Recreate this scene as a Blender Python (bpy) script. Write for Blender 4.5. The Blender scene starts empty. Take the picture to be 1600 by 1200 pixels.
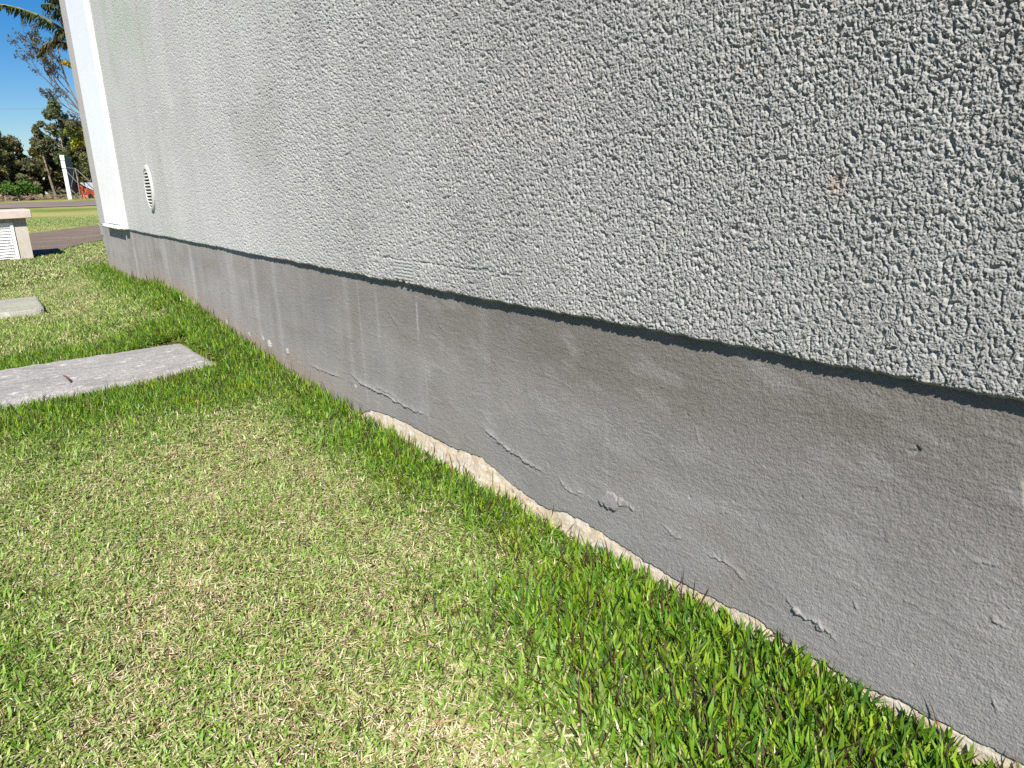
import bpy, math, random
import numpy as np
from mathutils import Vector, Matrix
R_ = random.Random(7)
RNG = np.random.default_rng(11)
sc = bpy.context.scene
COL = sc.collection

# ------------------------------------------------------------------ camera
F = 1150.0
def _n(v): return v / np.linalg.norm(v)
_d = _n(np.array([-870., 293., -1150.]))
_u = np.array([-140., 4050., 1150.]); _u = _n(_u - _d * (_u @ _d))
_x = np.cross(_d, _u)
cam = bpy.data.objects.new('camera', bpy.data.cameras.new('camera')); COL.objects.link(cam)
M = Matrix([list(_x) + [0], list(_d) + [0], list(_u) + [0], [0, 0, 0, 1]])
cam.matrix_world = M
cam.data.sensor_width = 36; cam.data.lens = 36 * F / 1600
cam.data.clip_start = 0.02; cam.data.clip_end = 3000
sc.camera = cam

# ------------------------------------------------------------------ light
ELEV = 45.0
AZ = math.atan2(-0.58, -0.815)              # direction towards the sun, measured from +Y towards +X
w = bpy.data.worlds.new('World'); sc.world = w; w.use_nodes = True
nt = w.node_tree; bg = nt.nodes['Background']
sky = nt.nodes.new('ShaderNodeTexSky'); sky.sky_type = 'NISHITA'; sky.sun_disc = False
sky.sun_elevation = math.radians(ELEV); sky.sun_rotation = AZ % (2 * math.pi)
sky.air_density = 1.0; sky.dust_density = 0.2; sky.ozone_density = 5.0
hs = nt.nodes.new('ShaderNodeHueSaturation'); hs.inputs['Saturation'].default_value = 1.42; hs.inputs['Value'].default_value = 1.30; hs.inputs['Hue'].default_value = .507
nt.links.new(sky.outputs[0], hs.inputs['Color']); nt.links.new(hs.outputs[0], bg.inputs[0])
bg.inputs[1].default_value = 0.05
sun = bpy.data.objects.new('sun', bpy.data.lights.new('sun', 'SUN')); COL.objects.link(sun)
sun.data.energy = 5.0; sun.data.angle = math.radians(0.53); sun.data.color = (1, 0.95, 0.87)
sdir = Vector((math.sin(AZ) * math.cos(math.radians(ELEV)), math.cos(AZ) * math.cos(math.radians(ELEV)), math.sin(math.radians(ELEV))))
sun.rotation_euler = sdir.to_track_quat('Z', 'Y').to_euler()
sc.view_settings.view_transform = 'Standard'; sc.view_settings.look = 'None'
sc.view_settings.exposure = 0.72; sc.view_settings.gamma = 1
sc.cycles.use_denoising = False
sc.cycles.max_bounces = 6; sc.cycles.diffuse_bounces = 4; sc.cycles.transparent_max_bounces = 4

# ------------------------------------------------------------------ noise
def perlin(x, y, seed=0):
    rg = np.random.default_rng(seed)
    p = rg.permutation(4096); ga = rg.random(4096) * 2 * np.pi
    gx = np.cos(ga).astype(np.float32); gy = np.sin(ga).astype(np.float32)
    xi = np.floor(x).astype(np.int64); yi = np.floor(y).astype(np.int64)
    xf = (x - xi).astype(np.float32); yf = (y - yi).astype(np.float32)
    def g(i, j, a, b):
        h = p[(p[(xi + i) & 4095] + yi + j) & 4095]
        return gx[h] * a + gy[h] * b
    u = xf * xf * xf * (xf * (xf * 6 - 15) + 10); v = yf * yf * yf * (yf * (yf * 6 - 15) + 10)
    n00 = g(0, 0, xf, yf); n10 = g(1, 0, xf - 1, yf); n01 = g(0, 1, xf, yf - 1); n11 = g(1, 1, xf - 1, yf - 1)
    return (n00 * (1 - u) + n10 * u) * (1 - v) + (n01 * (1 - u) + n11 * u) * v
def fbm(x, y, seed=0, o=4):
    s = 0; a = 1
    for k in range(o):
        s = s + a * perlin(x * 2 ** k, y * 2 ** k, seed + k); a *= 0.5
    return s
def sst(a, b, x):
    t = np.clip((x - a) / (b - a), 0, 1); return t * t * (3 - 2 * t)
def seg_dist(y, z, pts):
    """distance to a polyline, signed height above it, and position along it (0..1)"""
    best = np.full(y.shape, 9.0); sg = np.zeros(y.shape); al = np.zeros(y.shape)
    n = len(pts) - 1
    for i in range(n):
        (ay, az), (by, bz) = pts[i], pts[i + 1]
        dy, dz = by - ay, bz - az
        t = np.clip(((y - ay) * dy + (z - az) * dz) / (dy * dy + dz * dz), 0, 1)
        ex, ez = y - ay - t * dy, z - az - t * dz
        dd = np.hypot(ex, ez); m = dd < best
        best[m] = dd[m]; sg[m] = ez[m]; al[m] = (i + t[m]) / n
    return best, sg, al

# ------------------------------------------------------------------ object helpers
def tag(o, label=None, cat=None, group=None, kind=None):
    if label: o['label'] = label
    if cat: o['category'] = cat
    if group: o['group'] = group
    if kind: o['kind'] = kind
    return o
def link(o, parent=None):
    COL.objects.link(o)
    if parent: o.parent = parent
    return o
def empty(name, loc=(0, 0, 0), parent=None):
    o = bpy.data.objects.new(name, None); o.location = loc; o.empty_display_size = .2
    return link(o, parent)
def mesh_np(name, V, polys, mat, parent=None, col=None, smooth=False):
    """V (n,3); polys: list of int arrays (m,k)"""
    me = bpy.data.meshes.new(name)
    V = np.asarray(V, np.float32)
    me.vertices.add(len(V)); me.vertices.foreach_set('co', V.ravel())
    loops = np.concatenate([p.ravel() for p in polys]).astype(np.int32)
    tot = np.concatenate([np.full(len(p), p.shape[1], np.int32) for p in polys])
    st = np.concatenate([[0], np.cumsum(tot)[:-1]]).astype(np.int32)
    me.loops.add(len(loops)); me.loops.foreach_set('vertex_index', loops)
    me.polygons.add(len(tot)); me.polygons.foreach_set('loop_start', st)
    me.polygons.foreach_set('use_smooth', np.full(len(tot), smooth))
    me.update(calc_edges=True)
    if col is not None:
        c = np.ones((len(V), 4), np.float32); c[:, :3] = col
        a = me.attributes.new('col', 'FLOAT_COLOR', 'POINT'); a.data.foreach_set('color', c.ravel())
    if mat: me.materials.append(mat)
    o = bpy.data.objects.new(name, me)
    return link(o, parent)
class MB:
    def __init__(s): s.v = []; s.f = []
    def add(s, vs, fs):
        b = len(s.v); s.v += [tuple(v) for v in vs]; s.f += [tuple(b + i for i in f) for f in fs]
    def box(s, x0, x1, y0, y1, z0, z1, bev=0.0):
        if bev <= 0:
            s.add([(x0, y0, z0), (x1, y0, z0), (x1, y1, z0), (x0, y1, z0), (x0, y0, z1), (x1, y0, z1), (x1, y1, z1), (x0, y1, z1)],
                  [(0, 3, 2, 1), (4, 5, 6, 7), (0, 1, 5, 4), (1, 2, 6, 5), (2, 3, 7, 6), (3, 0, 4, 7)]); return
        b = bev
        def ring(xa, xb, ya, yb, z):
            return [(xa + b, ya, z), (xb - b, ya, z), (xb, ya + b, z), (xb, yb - b, z), (xb - b, yb, z), (xa + b, yb, z), (xa, yb - b, z), (xa, ya + b, z)]
        rs = [ring(x0 + b, x1 - b, y0 + b, y1 - b, z0), ring(x0, x1, y0, y1, z0 + b), ring(x0, x1, y0, y1, z1 - b), ring(x0 + b, x1 - b, y0 + b, y1 - b, z1)]
        vs = sum(rs, []); fs = [tuple(range(7, -1, -1)), tuple(range(24, 32))]
        for k in range(3):
            for i in range(8):
                j = (i + 1) % 8; fs.append((k * 8 + i, k * 8 + j, k * 8 + 8 + j, k * 8 + 8 + i))
        s.add(vs, fs)
    def tube(s, pts, rad, n=6, cap=True):
        pts = [Vector(p) for p in pts]; vs = []
        if not hasattr(rad, '__len__'): rad = [rad] * len(pts)
        for i, p in enumerate(pts):
            t = (pts[min(i + 1, len(pts) - 1)] - pts[max(i - 1, 0)]).normalized()
            a = t.cross(Vector((0.13, 0.27, 1)) if abs(t.z) < .95 else Vector((1, 0.1, 0))).normalized(); b = t.cross(a)
            for k in range(n):
                an = 2 * math.pi * k / n; vs.append(p + (a * math.cos(an) + b * math.sin(an)) * rad[i])
        fs = []
        for i in range(len(pts) - 1):
            for k in range(n):
                j = (k + 1) % n; fs.append((i * n + k, i * n + j, i * n + n + j, i * n + n + k))
        if cap: fs += [tuple(range(n - 1, -1, -1)), tuple(range((len(pts) - 1) * n, len(pts) * n))]
        s.add(vs, fs)
    def build(s, name, mat, parent=None, smooth=False):
        me = bpy.data.meshes.new(name); me.from_pydata(s.v, [], s.f); me.update()
        if smooth: me.polygons.foreach_set('use_smooth', [True] * len(me.polygons))
        me.materials.append(mat)
        return link(bpy.data.objects.new(name, me), parent)

# ------------------------------------------------------------------ materials
def mat(name, base=(.5, .5, .5), rough=.8, noise=None, bump=None, attr=None, spec=.3, fine=None):
    """noise=(scale, colour2, lo, hi): mottling;  bump=(scale, dist, strength);  attr: colour attribute;  fine=(scale, amount)"""
    m = bpy.data.materials.new(name); m.use_nodes = True
    t = m.node_tree; N = t.nodes; L = t.links; P = N['Principled BSDF']
    P.inputs['Roughness'].default_value = rough; P.inputs['Specular IOR Level'].default_value = spec
    tc = N.new('ShaderNodeTexCoord')
    if attr:
        a = N.new('ShaderNodeAttribute'); a.attribute_name = attr; c = a.outputs['Color']
    else:
        a = N.new('ShaderNodeRGB'); a.outputs[0].default_value = (*base, 1); c = a.outputs[0]
    if noise:
        n = N.new('ShaderNodeTexNoise'); n.inputs['Scale'].default_value = noise[0]; n.inputs['Detail'].default_value = 8
        n.inputs['Roughness'].default_value = .65
        L.new(tc.outputs['Object'], n.inputs['Vector'])
        r = N.new('ShaderNodeValToRGB'); r.color_ramp.elements[0].position = noise[2]; r.color_ramp.elements[1].position = noise[3]
        L.new(n.outputs[0], r.inputs[0])
        mx = N.new('ShaderNodeMix'); mx.data_type = 'RGBA'; L.new(r.outputs[0], mx.inputs[0]); L.new(c, mx.inputs[6]); mx.inputs[7].default_value = (*noise[1], 1)
        c = mx.outputs[2]
    if fine:
        n = N.new('ShaderNodeTexNoise'); n.inputs['Scale'].default_value = fine[0]; n.inputs['Detail'].default_value = 4
        L.new(tc.outputs['Object'], n.inputs['Vector'])
        mr = N.new('ShaderNodeMapRange'); mr.inputs[1].default_value = .3; mr.inputs[2].default_value = .7
        mr.inputs[3].default_value = 1 - fine[1]; mr.inputs[4].default_value = 1 + fine[1]
        L.new(n.outputs[0], mr.inputs[0])
        mx = N.new('ShaderNodeMix'); mx.data_type = 'RGBA'; mx.blend_type = 'MULTIPLY'; mx.inputs[0].default_value = 1
        L.new(c, mx.inputs[6]); L.new(mr.outputs[0], mx.inputs[7]); c = mx.outputs[2]
    L.new(c, P.inputs['Base Color'])
    if bump:
        n = N.new('ShaderNodeTexNoise'); n.inputs['Scale'].default_value = bump[0]; n.inputs['Detail'].default_value = 5
        L.new(tc.outputs['Object'], n.inputs['Vector'])
        b = N.new('ShaderNodeBump'); b.inputs['Distance'].default_value = bump[1]; b.inputs['Strength'].default_value = bump[2]
        L.new(n.outputs[0], b.inputs['Height']); L.new(b.outputs[0], P.inputs['Normal'])
    return m
def leafmat(name, attr='col', trans=.35, rough=.5, spec=.35):
    m = mat(name, attr=attr, rough=rough, spec=spec)
    t = m.node_tree; N = t.nodes; L = t.links; P = N['Principled BSDF']
    out = N['Material Output']; tr = N.new('ShaderNodeBsdfTranslucent'); mx = N.new('ShaderNodeMixShader')
    mx.inputs[0].default_value = trans
    a = [n for n in N if n.type == 'ATTRIBUTE'][0]
    L.new(a.outputs['Color'], tr.inputs['Color'])
    L.new(P.outputs[0], mx.inputs[1]); L.new(tr.outputs[0], mx.inputs[2]); L.new(mx.outputs[0], out.inputs[0])
    return m
M_coat = mat('textured coat', attr='col', rough=.85, bump=(900, .0006, .5), fine=(260, .07), spec=.25)
M_plinth = mat('cement plaster', attr='col', rough=.9, bump=(330, .0018, .8), fine=(160, .10), spec=.2)
M_foot = mat('bare mortar', attr='col', rough=.95, bump=(300, .0015, .8), fine=(200, .12), spec=.2)
M_white = mat('white enamel', (.90, .90, .89), .35, fine=(12, .02), spec=.5)
M_vent = mat('white plastic', (.50, .50, .46), .5, fine=(60, .05))
M_vent_shade = mat('painted vent shade', (.02, .02, .02), .9)
M_house = mat('grey render', (.42, .42, .40), .9, noise=(3, (.36, .36, .33), .4, .7), bump=(120, .003, .6))
M_roof = mat('roof tile', (.25, .2, .17), .8, noise=(4, (.2, .15, .12), .4, .6))
M_soil = None

# ------------------------------------------------------------------ setting: terrain
_wy = [-5, 0, 1, 2, 2.6, 3.3, 4.07, 4.8, 5.5, 6.5, 7.5, 9, 12]
_wz = [-.750, -.750, -.744, -.731, -.716, -.668, -.61, -.575, -.635, -.63, -.66, -.715, -.71]
def ground_z(x, y):
    x = np.asarray(x, float); y = np.asarray(y, float)
    base = -.728 + .02 * sst(6, 12, y)
    k = sst(.30, .89, x) * (1 - sst(7.5, 10, y) * .5)
    near = 1 - sst(14, 30, np.hypot(x, y))
    z = base + (np.interp(y, _wy, _wz) - base) * k * (y < 12)
    pit = ((x > -1) & (x < .74) & (y > 3.0) & (y < 3.61)) | ((x > -1) & (x < .34) & (y > 5.4) & (y < 6.14))
    z = np.where(pit, z - .03, z)
    z = z + .012 * fbm(x * 1.1 + 3, y * 1.1, 41, 3) * near
    z = z + .03 * sst(.5, 0.0, abs(y - 4.45) / 1.0) * (x < 1.2) * (1 - k)
    return z
def axis(stops):
    out = []
    for a, b, s in stops: out += list(np.arange(a, b, s))
    return np.array(out + [stops[-1][1]])
gx = axis([(-700, -60, 40), (-60, -12, 4), (-12, -2, .5), (-2, 2.4, .05), (2.4, 12, .5), (12, 60, 4), (60, 700, 40)])
gy = axis([(-60, -4, 4), (-4, 0, .4), (0, 10, .07), (10, 40, .4), (40, 100, 4), (100, 900, 40)])
GX, GY = np.meshgrid(gx, gy, indexing='ij'); GZ = ground_z(GX, GY)
def gridfaces(ni, nj, flip=False):
    i = np.arange(ni - 1)[:, None] * nj + np.arange(nj - 1)[None]
    f = np.stack([i, i + nj, i + nj + 1, i + 1], -1).reshape(-1, 4)
    return f[:, ::-1] if flip else f
# soil / far turf colour by distance and noise
gd = np.hypot(GX, GY)
nz = fbm(GX * .25, GY * .12, 5, 4) * 1.6; nz2 = fbm(GX * 2.0, GY * 1.2, 9, 3)
soil = np.array([.08, .06, .032]); turfA = np.array([.14, .19, .04]); turfB = np.array([.33, .30, .11])
k1 = sst(9, 15, gd)[..., None]; k2 = np.clip(.5 + nz * 1.0 + nz2 * .3, 0, 1)[..., None]
gc = soil * (1 - k1) + k1 * (turfA * (1 - k2) + turfB * k2)
M_ground = mat('turf ground', attr='col', rough=1, bump=(60, .01, .8), fine=(25, .25), spec=.1)
g = mesh_np('ground', np.stack([GX, GY, GZ], -1).reshape(-1, 3), [gridfaces(len(gx), len(gy))], M_ground, col=gc.reshape(-1, 3), smooth=True)
tag(g, kind='structure')
def strip(name, near, far, m, n=160, dz=.012, rag=.15, seed=3):
    """a sheet laid on the ground between two polylines"""
    near = np.array(near, float); far = np.array(far, float)
    tn = np.linspace(0, 1, n)
    def samp(P):
        L = np.concatenate([[0], np.cumsum(np.hypot(*np.diff(P, axis=0).T))]); L /= L[-1]
        return np.stack([np.interp(tn, L, P[:, 0]), np.interp(tn, L, P[:, 1])], -1)
    A = samp(near); B = samp(far)
    A[:, 1] += rag * fbm(tn * 14, tn * 0 + .3, seed, 4); B[:, 1] += rag * 1.5 * fbm(tn * 14, tn * 0 + .7, seed + 20, 4)
    s = np.linspace(0, 1, 14)[None, :, None]
    P = A[:, None] * (1 - s) + B[:, None] * s
    z = ground_z(P[..., 0], P[..., 1]) + dz
    o = mesh_np(name, np.concatenate([P, z[..., None]], -1).reshape(-1, 3), [gridfaces(n, 14)], m, smooth=True)
    return tag(o, kind='structure')
M_track = mat('gravel track', (.16, .120, .090), .95, noise=(2.2, (.24, .19, .14), .45, .75), bump=(45, .02, .8), fine=(50, .35))
M_road = mat('dirt road', (.18, .135, .12), .95, noise=(.25, (.26, .20, .17), .4, .7), bump=(8, .04, .5), fine=(6, .12))
strip('dirt_track', [(-6, 8.6), (.1, 9.75), (.62, 10.4), (1.62, 12.6), (4, 17), (8, 23)], [(-6, 14.6), (.5, 15.7), (1.0, 16.4), (2.4, 18.4), (5, 23), (8, 29)], M_track)
strip('road', [(-160, 66), (2, 47), (6, 43), (30, 36), (160, 20)], [(-160, 96), (3, 76), (8, 68), (30, 60), (160, 44)], M_road, n=240, dz=.03, rag=1.0)

# ------------------------------------------------------------------ house
WX = .8931                      # plane of the textured wall
PX = WX + .0108                 # plane of the plinth
YC = 6.81                       # far corner
house = tag(empty('house', (WX, 3, -.75)), 'grey house with a rough textured wall standing on a smooth cement plinth', 'house')
def hchild(o):
    o.parent = house; o.matrix_parent_inverse = Matrix.Translation((-WX, -3, .75)); return o

def ysteps(y0, y1, fac, lo, hi):
    ys = [y0]
    while ys[-1] < y1:
        r2 = ys[-1] ** 2 + .8 + .15
        ys.append(ys[-1] + min(max(lo, fac * r2 / 736 / .893), hi))
    ys[-1] = y1
    return np.array(ys)
def wall_relief(Y, Z):
    amp = 1.0
    wx_ = perlin(Y / .016, Z / .016, 1); wz_ = perlin(Y / .016, Z / .016, 2)
    yy = Y / .0054 + wx_ * 1.0; zz = Z / .0077 + wz_ * 1.0
    n1 = perlin(yy, zz, 3)
    n2 = perlin(Y / .0034 + wz_ * .6, Z / .0044 + wx_ * .6, 4)
    n4 = perlin(Y / .0066 + wz_ * .9 + 40, Z / .0092 + wx_ * .9, 14)
    n3 = perlin(Y / .0022, Z / .0025, 5)
    n0 = perlin(Y / .045, Z / .055, 6)
    big = perlin(Y / .5, Z / .35, 8)
    h = sst(-.33, -.18, n1 + .14 * n0) * .0024                 # plateaus with sharp crevices between
    h += (sst(0.0, .13, abs(n2)) - 1) * .0012 * sst(-.35, .1, n1)   # wrinkles on the plateaus
    h += (sst(0.0, .10, abs(n4)) - 1) * .0010
    h += n1 * .0010 + n2 * .0009 + n3 * .0005
    h *= 1.62 - .79 * sst(.4, 4.6, Y) - .28 * sst(6.3, 6.45, Y)
    h *= 1 + .35 * big
    pk = np.exp(-(((Y - .528) / .006) ** 2 + ((Z + .021) / .007) ** 2)); h -= pk * .004
    # smoother, trowelled zone near the bottom edge and trowel line
    k = np.exp(-((Z + .195 + .004 * perlin(Y / .08, Z * 0, 12)) / .0022) ** 2) * sst(1.15, 1.3, Y) * sst(2.0, 1.8, Y) * (perlin(Y / .05, Z * 0 + 5, 13) > -.15)
    h -= k * .002
    # small patch pressed with a comb at the edge
    c = sst(.055, .045, abs(Y - 1.70)) * sst(-.185, -.20, Z)
    h = h * (1 - .7 * c) + c * (.0016 + .0011 * np.sin((Z + .006 * (Y - 1.7) + .002 * wx_) / .0085 * 6.283))
    return h
def build_wall(name, y0, y1, fine_from=.28):
    ys = ysteps(max(y0, fine_from), y1, .6, .0009, .0048)
    if y0 < fine_from: ys = np.concatenate([np.arange(y0, fine_from - .001, .06), ys])
    NJ = 560
    t = np.concatenate([np.linspace(0, 1, NJ), 1 + np.array([.02, .06, .15, .35, .6, 1.0]) ** 1.0])
    ztop = np.maximum(.12, .22 * ys + .08) + .04
    zb = -.257 + .0012 * perlin(ys / .007, ys * 0 + .2, 33) + .0030 * perlin(ys / .03, ys * 0 + .7, 34) + .0026 * perlin(ys / .016, ys * 0 + .5, 30) + .0022 * perlin(ys / .09, ys * 0 + .5, 31) + .003 * perlin(ys / .7, ys * 0 + .5, 32)
    # broken bite in the lower edge
    for c, d, s in ((1.735, .006, .007), (1.705, .009, .010), (1.672, .006, .008)):
        zb = zb + d * np.exp(-((ys - c) / s) ** 2)
    T = t[None, :]
    Z = np.where(T <= 1, zb[:, None] + (ztop - zb)[:, None] * np.minimum(T, 1), ztop[:, None] + (2.95 - ztop)[:, None] * (T - 1))
    Y = np.broadcast_to(ys[:, None], Z.shape).copy()
    H = wall_relief(Y, Z)
    edge = sst(0, .006, Z - zb[:, None])            # rounded lower arris
    X = WX - H * (.3 + .7 * edge) + .004 * (1 - edge) ** 2
    # colour
    n = fbm(Y / .35, Z / .5, 50, 4); n2 = fbm(Y / .05, Z / .30, 54, 3)
    c = np.stack([np.full(Y.shape, .415), np.full(Y.shape, .411), np.full(Y.shape, .390)], -1)
    vr = fbm(Y / .09, Z / 1.2, 57, 4)
    c *= (1 + .10 * n + .035 * n2 + .07 * vr)[..., None]
    gb = (sst(.15, .7, fbm(Y / .5, Z / .45, 66, 4)) * .45)[..., None]; c = c * (1 - gb) + gb * np.array([.325, .315, .295])
    c *= (.77 + .38 * sst(.4, 3.5, Y))[..., None]  # light painted in: albedo rises towards the more brightly lit far end
    pl = sst(6.44, 6.48, Y)[..., None]; c = c * (1 - pl) + pl * np.array([.42, .405, .375])
    gr = (sst(.35, 1.0, Z) * sst(-.3, .5, n + .3 * n2) * .60 * sst(6.4, 5.4, Y))[..., None]            # faint green algae, high up
    c = c * (1 - gr) + gr * np.array([.32, .395, .305])
    wm = (sst(1.9, 1.2, Y) * sst(.6, 1.1, Y) * sst(-.1, .12, Z) * sst(-.2, .6, fbm(Y / .25, Z / .2, 60, 3)) * .5)[..., None]
    c = c * (1 - wm) + wm * np.array([.36, .345, .325])
    st = np.exp(-((Y - 4.30 - .02 * perlin(Z / .2, Y * 0, 61)) / .035) ** 2) * (perlin(Y / .02, Z / .03, 62) > .02) * .35   # brown run
    c = c * (1 - st[..., None]) + st[..., None] * np.array([.30, .25, .16])
    sp = .6 * sst(.50, .64, perlin(Y / .016, Z / .02, 63) + .35 * perlin(Y / .3, Z / .3, 64)) * sst(4.5, 2.0, Y)                  # ochre flecks
    c = c * (1 - .5 * sp[..., None]) + .5 * sp[..., None] * np.array([.40, .30, .17])
    oc = np.exp(-(((Y - .528) / .010) ** 2 + ((Z + .024) / .012) ** 2)) * (perlin(Y / .005, Z / .006, 67) > -.05)
    c = c * (1 - .8 * oc[..., None]) + .8 * oc[..., None] * np.array([.34, .20, .09])
    V = np.stack([X, Y, Z], -1)
    ni, nj = Z.shape
    # underside return
    U = V[:, 0].copy(); U[:, 0] = WX + .03
    VV = np.concatenate([V.reshape(-1, 3), U]); CC = np.concatenate([c.reshape(-1, 3), c[:, 0]])
    b = ni * nj; i = np.arange(ni - 1)
    und = np.stack([i * nj, i * nj + nj, b + i + 1, b + i], -1)[:, ::-1]
    return VV, [gridfaces(ni, nj, True), und], CC
VV, FF, CC = build_wall('textured_wall', -4.0, 5.60)
VV2, FF2, CC2 = build_wall('textured_wall', 6.47, YC)
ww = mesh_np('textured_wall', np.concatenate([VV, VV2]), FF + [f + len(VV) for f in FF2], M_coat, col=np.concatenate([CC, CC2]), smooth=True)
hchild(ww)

# plinth with trowel ridges, a flake and streaks (positions on the wall plane: y, z)
RIDGES = [  # pts, width, height
    ([(1.386, -.574), (1.347, -.581), (1.289, -.595), (1.24, -.601), (1.205, -.608), (1.154, -.610)], .010, .0042),
    ([(1.10, -.612), (1.076, -.627), (1.05, -.626), (1.026, -.612)], .008, .0030),
    ([(.815, -.606), (.79, -.615), (.765, -.619)], .007, .0020),
    ([(.715, -.620), (.673, -.622), (.635, -.635)], .009, .0022),
    ([(.565, -.630), (.542, -.647), (.519, -.646), (.495, -.652), (.48, -.66)], .007, .0036),
    ([(2.121, -.586), (2.054, -.603), (1.943, -.602), (1.88, -.602), (1.772, -.609), (1.656, -.607)], .012, .0050),
    ([(2.484, -.622), (2.365, -.620), (2.201, -.612)], .010, .0032),
    ([(1.96, -.585), (1.90, -.590), (1.82, -.592)], .010, .0026),
    ([(1.834, -.343), (1.776, -.383)], .006, .0022),
    ([(1.56, -.345), (1.52, -.37)], .007, .0022), ([(1.60, -.37), (1.55, -.385)], .006, .0018),
    ([(.295, -.528), (.272, -.536)], .006, .0020), ([(.278, -.630), (.271, -.648)], .005, .0022),
    ([(.404, -.336), (.399, -.343), (.402, -.351)], .003, -.0040), ([(.284, -.343), (.279, -.362), (.275, -.385)], .004, -.0035),
    ([(.90, -.60), (.885, -.603)], .008, .003), ([(1.37, -.545), (1.36, -.551)], .006, .003),
    ([(.75, -.40), (.74, -.43)], .003, .0012), ([(.46, -.585), (.452, -.60)], .003, .0015),
]
BT = [(-4, -.70), (.2, -.700), (.287, -.702), (.341, -.704), (.383, -.701), (.445, -.713), (.496, -.706), (.56, -.707), (.607, -.692), (.656, -.696), (.709, -.698),
      (.78, -.700), (.858, -.696), (.943, -.686), (1.027, -.677), (1.077, -.680), (1.141, -.694), (1.257, -.683), (1.398, -.650), (1.532, -.660), (1.735, -.659),
      (1.89, -.662), (2.0, -.675), (2.073, -.700), (2.2, -.74), (2.5, -.80), (7.2, -.85)]
def band(y): return np.interp(y, [p[0] for p in BT], [p[1] for p in BT]) + .0035 * perlin(y / .03, y * 0 + .4, 70) + .0032 * perlin(y / .008, y * 0 + .4, 71) + .004 * np.maximum(0, perlin(y / .05, y * 0 + .8, 72) - .1)
def build_plinth():
    ys = np.concatenate([np.arange(-4, .19, .06), ysteps(.2, YC + .02, .75, .0012, .009)])
    zs = np.concatenate([[-1.1, -.95, -.85], np.arange(-.76, -.232, .0017)])
    Y, Z = np.meshgrid(ys, zs, indexing='ij')
    h = .0012 * fbm(Y / .30, Z / .22, 80, 2) * 2
    h += .0006 * perlin(Y / .0085 + Z / .012, Z / .0040 + perlin(Y / .02, Z / .02, 96) * .8, 95)
    h += .00034 * perlin(Y / .0048, Z / .0034, 83) + .00034 * perlin(Y / .0030 + Z / .006, Z / .0024, 84) + .00035 * perlin(Y / .02, Z / .011, 85)
    q = perlin(Y / .10 + Z / .03, Z / .018 - Y / .2, 86); h += .0004 * sst(.25, .5, q)
    rq = random.Random(17)
    extra = []
    for _ in range(46):
        cy = rq.uniform(.22, 2.6); cz = rq.uniform(-.66, -.28); an = rq.uniform(-1.9, -.1) if rq.random() < .6 else rq.uniform(-.25, .25); l_ = rq.uniform(.008, .035) * (1 + .3 * cy)
        extra.append(([(cy, cz), (cy + l_ * .5 * math.cos(an), cz + l_ * .5 * math.sin(an) + rq.uniform(-.002, .002)), (cy + l_ * math.cos(an), cz + l_ * math.sin(an))], rq.uniform(.002, .005), rq.choice([-1, 1, 1]) * rq.uniform(.0006, .0016)))
    for pts, wd, ht in RIDGES + extra:
        my = (ys > min(p[0] for p in pts) - .05) & (ys < max(p[0] for p in pts) + .05)
        ii = np.where(my)[0]; a, b = ii[0], ii[-1] + 1
        yy, zz = Y[a:b], Z[a:b]
        jag = .0048 * perlin(yy / .009, zz / .009, 87) + .006 * perlin(yy / .035, zz / .03, 88)
        d, sg, al = seg_dist(yy + jag * .4, zz + jag, pts)
        fade = np.minimum(1, 5 * np.minimum(al, 1 - al) + .25) * (1 - sst(wd, wd * 2.2, np.hypot(d, 0) * (sg > 0) + d * (sg <= 0) * 3))
        brk = sst(-.45, -.05, perlin(yy / .022, zz / .05, 89))
        # sharp lip below, soft slope above
        prof = np.where(sg >= -.0006, np.exp(-np.maximum(sg, 0) / (wd * .5)), 0) * (.8 + .9 * perlin(yy / .006, zz / .006, 93))
        h[a:b] += ht * prof * np.clip(fade, 0, 1) * (.45 + .55 * brk)
    # lifted flake
    fy, fz = Y - .948, Z + .606
    rr = np.hypot((fy + fz * .5) / .029, fz / .0175) + .45 * perlin(Y / .013, Z / .013, 90) + .15 * perlin(Y / .005, Z / .005, 94)
    h += .0050 * sst(1.0, .86, rr) * (1 - .45 * sst(-.01, .02, fz)) + .0016 * sst(1.0, .9, np.hypot((Y - .913) / .014, (Z + .598) / .007) + .3 * perlin(Y / .006, Z / .006, 91))
    # small chips near the second ridge
    for cy, cz, ra in ((.545, -.643, .007), (.505, -.652, .0075), (2.91, -.613, .022), (2.70, -.606, .014)):
        h += .0028 * sst(1.0, .8, np.hypot((Y - cy) / ra, (Z - cz) / (ra * .8)) + .35 * perlin(Y / .006, Z / .006, 92))
    chip = np.zeros(Y.shape)
    for cy, cz, ra in ((2.91, -.613, .022), (2.70, -.606, .014), (2.985, -.598, .013), (3.50, -.60, .015), (3.17, -.609, .013), (2.10, -.617, .008)):
        chip = np.maximum(chip, sst(1.0, .85, np.hypot((Y - cy) / ra, (Z - cz) / (ra * .8)) + .5 * perlin(Y / .008, Z / .008, 97)))
    # pits
    rp = np.random.default_rng(5)
    for _ in range(60):
        cy = rp.uniform(.25, 2.4); cz = rp.uniform(-.64, -.3); ra = rp.uniform(.0012, .0028)
        a, b = np.searchsorted(ys, [cy - .01, cy + .01])
        if b > a: h[a:b] -= .0016 * np.exp(-(((Y[a:b] - cy) / ra) ** 2 + ((Z[a:b] - cz) / ra) ** 2))
    bt = band(ys)[:, None]
    below = sst(0, -.0015, Z - bt)
    h -= below * .0045
    X = PX - h
    # colour
    n = fbm(Y / .5, Z / .3, 100, 4)
    c = np.stack([np.full(Y.shape, .264), np.full(Y.shape, .250), np.full(Y.shape, .234)], -1) * (1 + .16 * n)[..., None]
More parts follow.
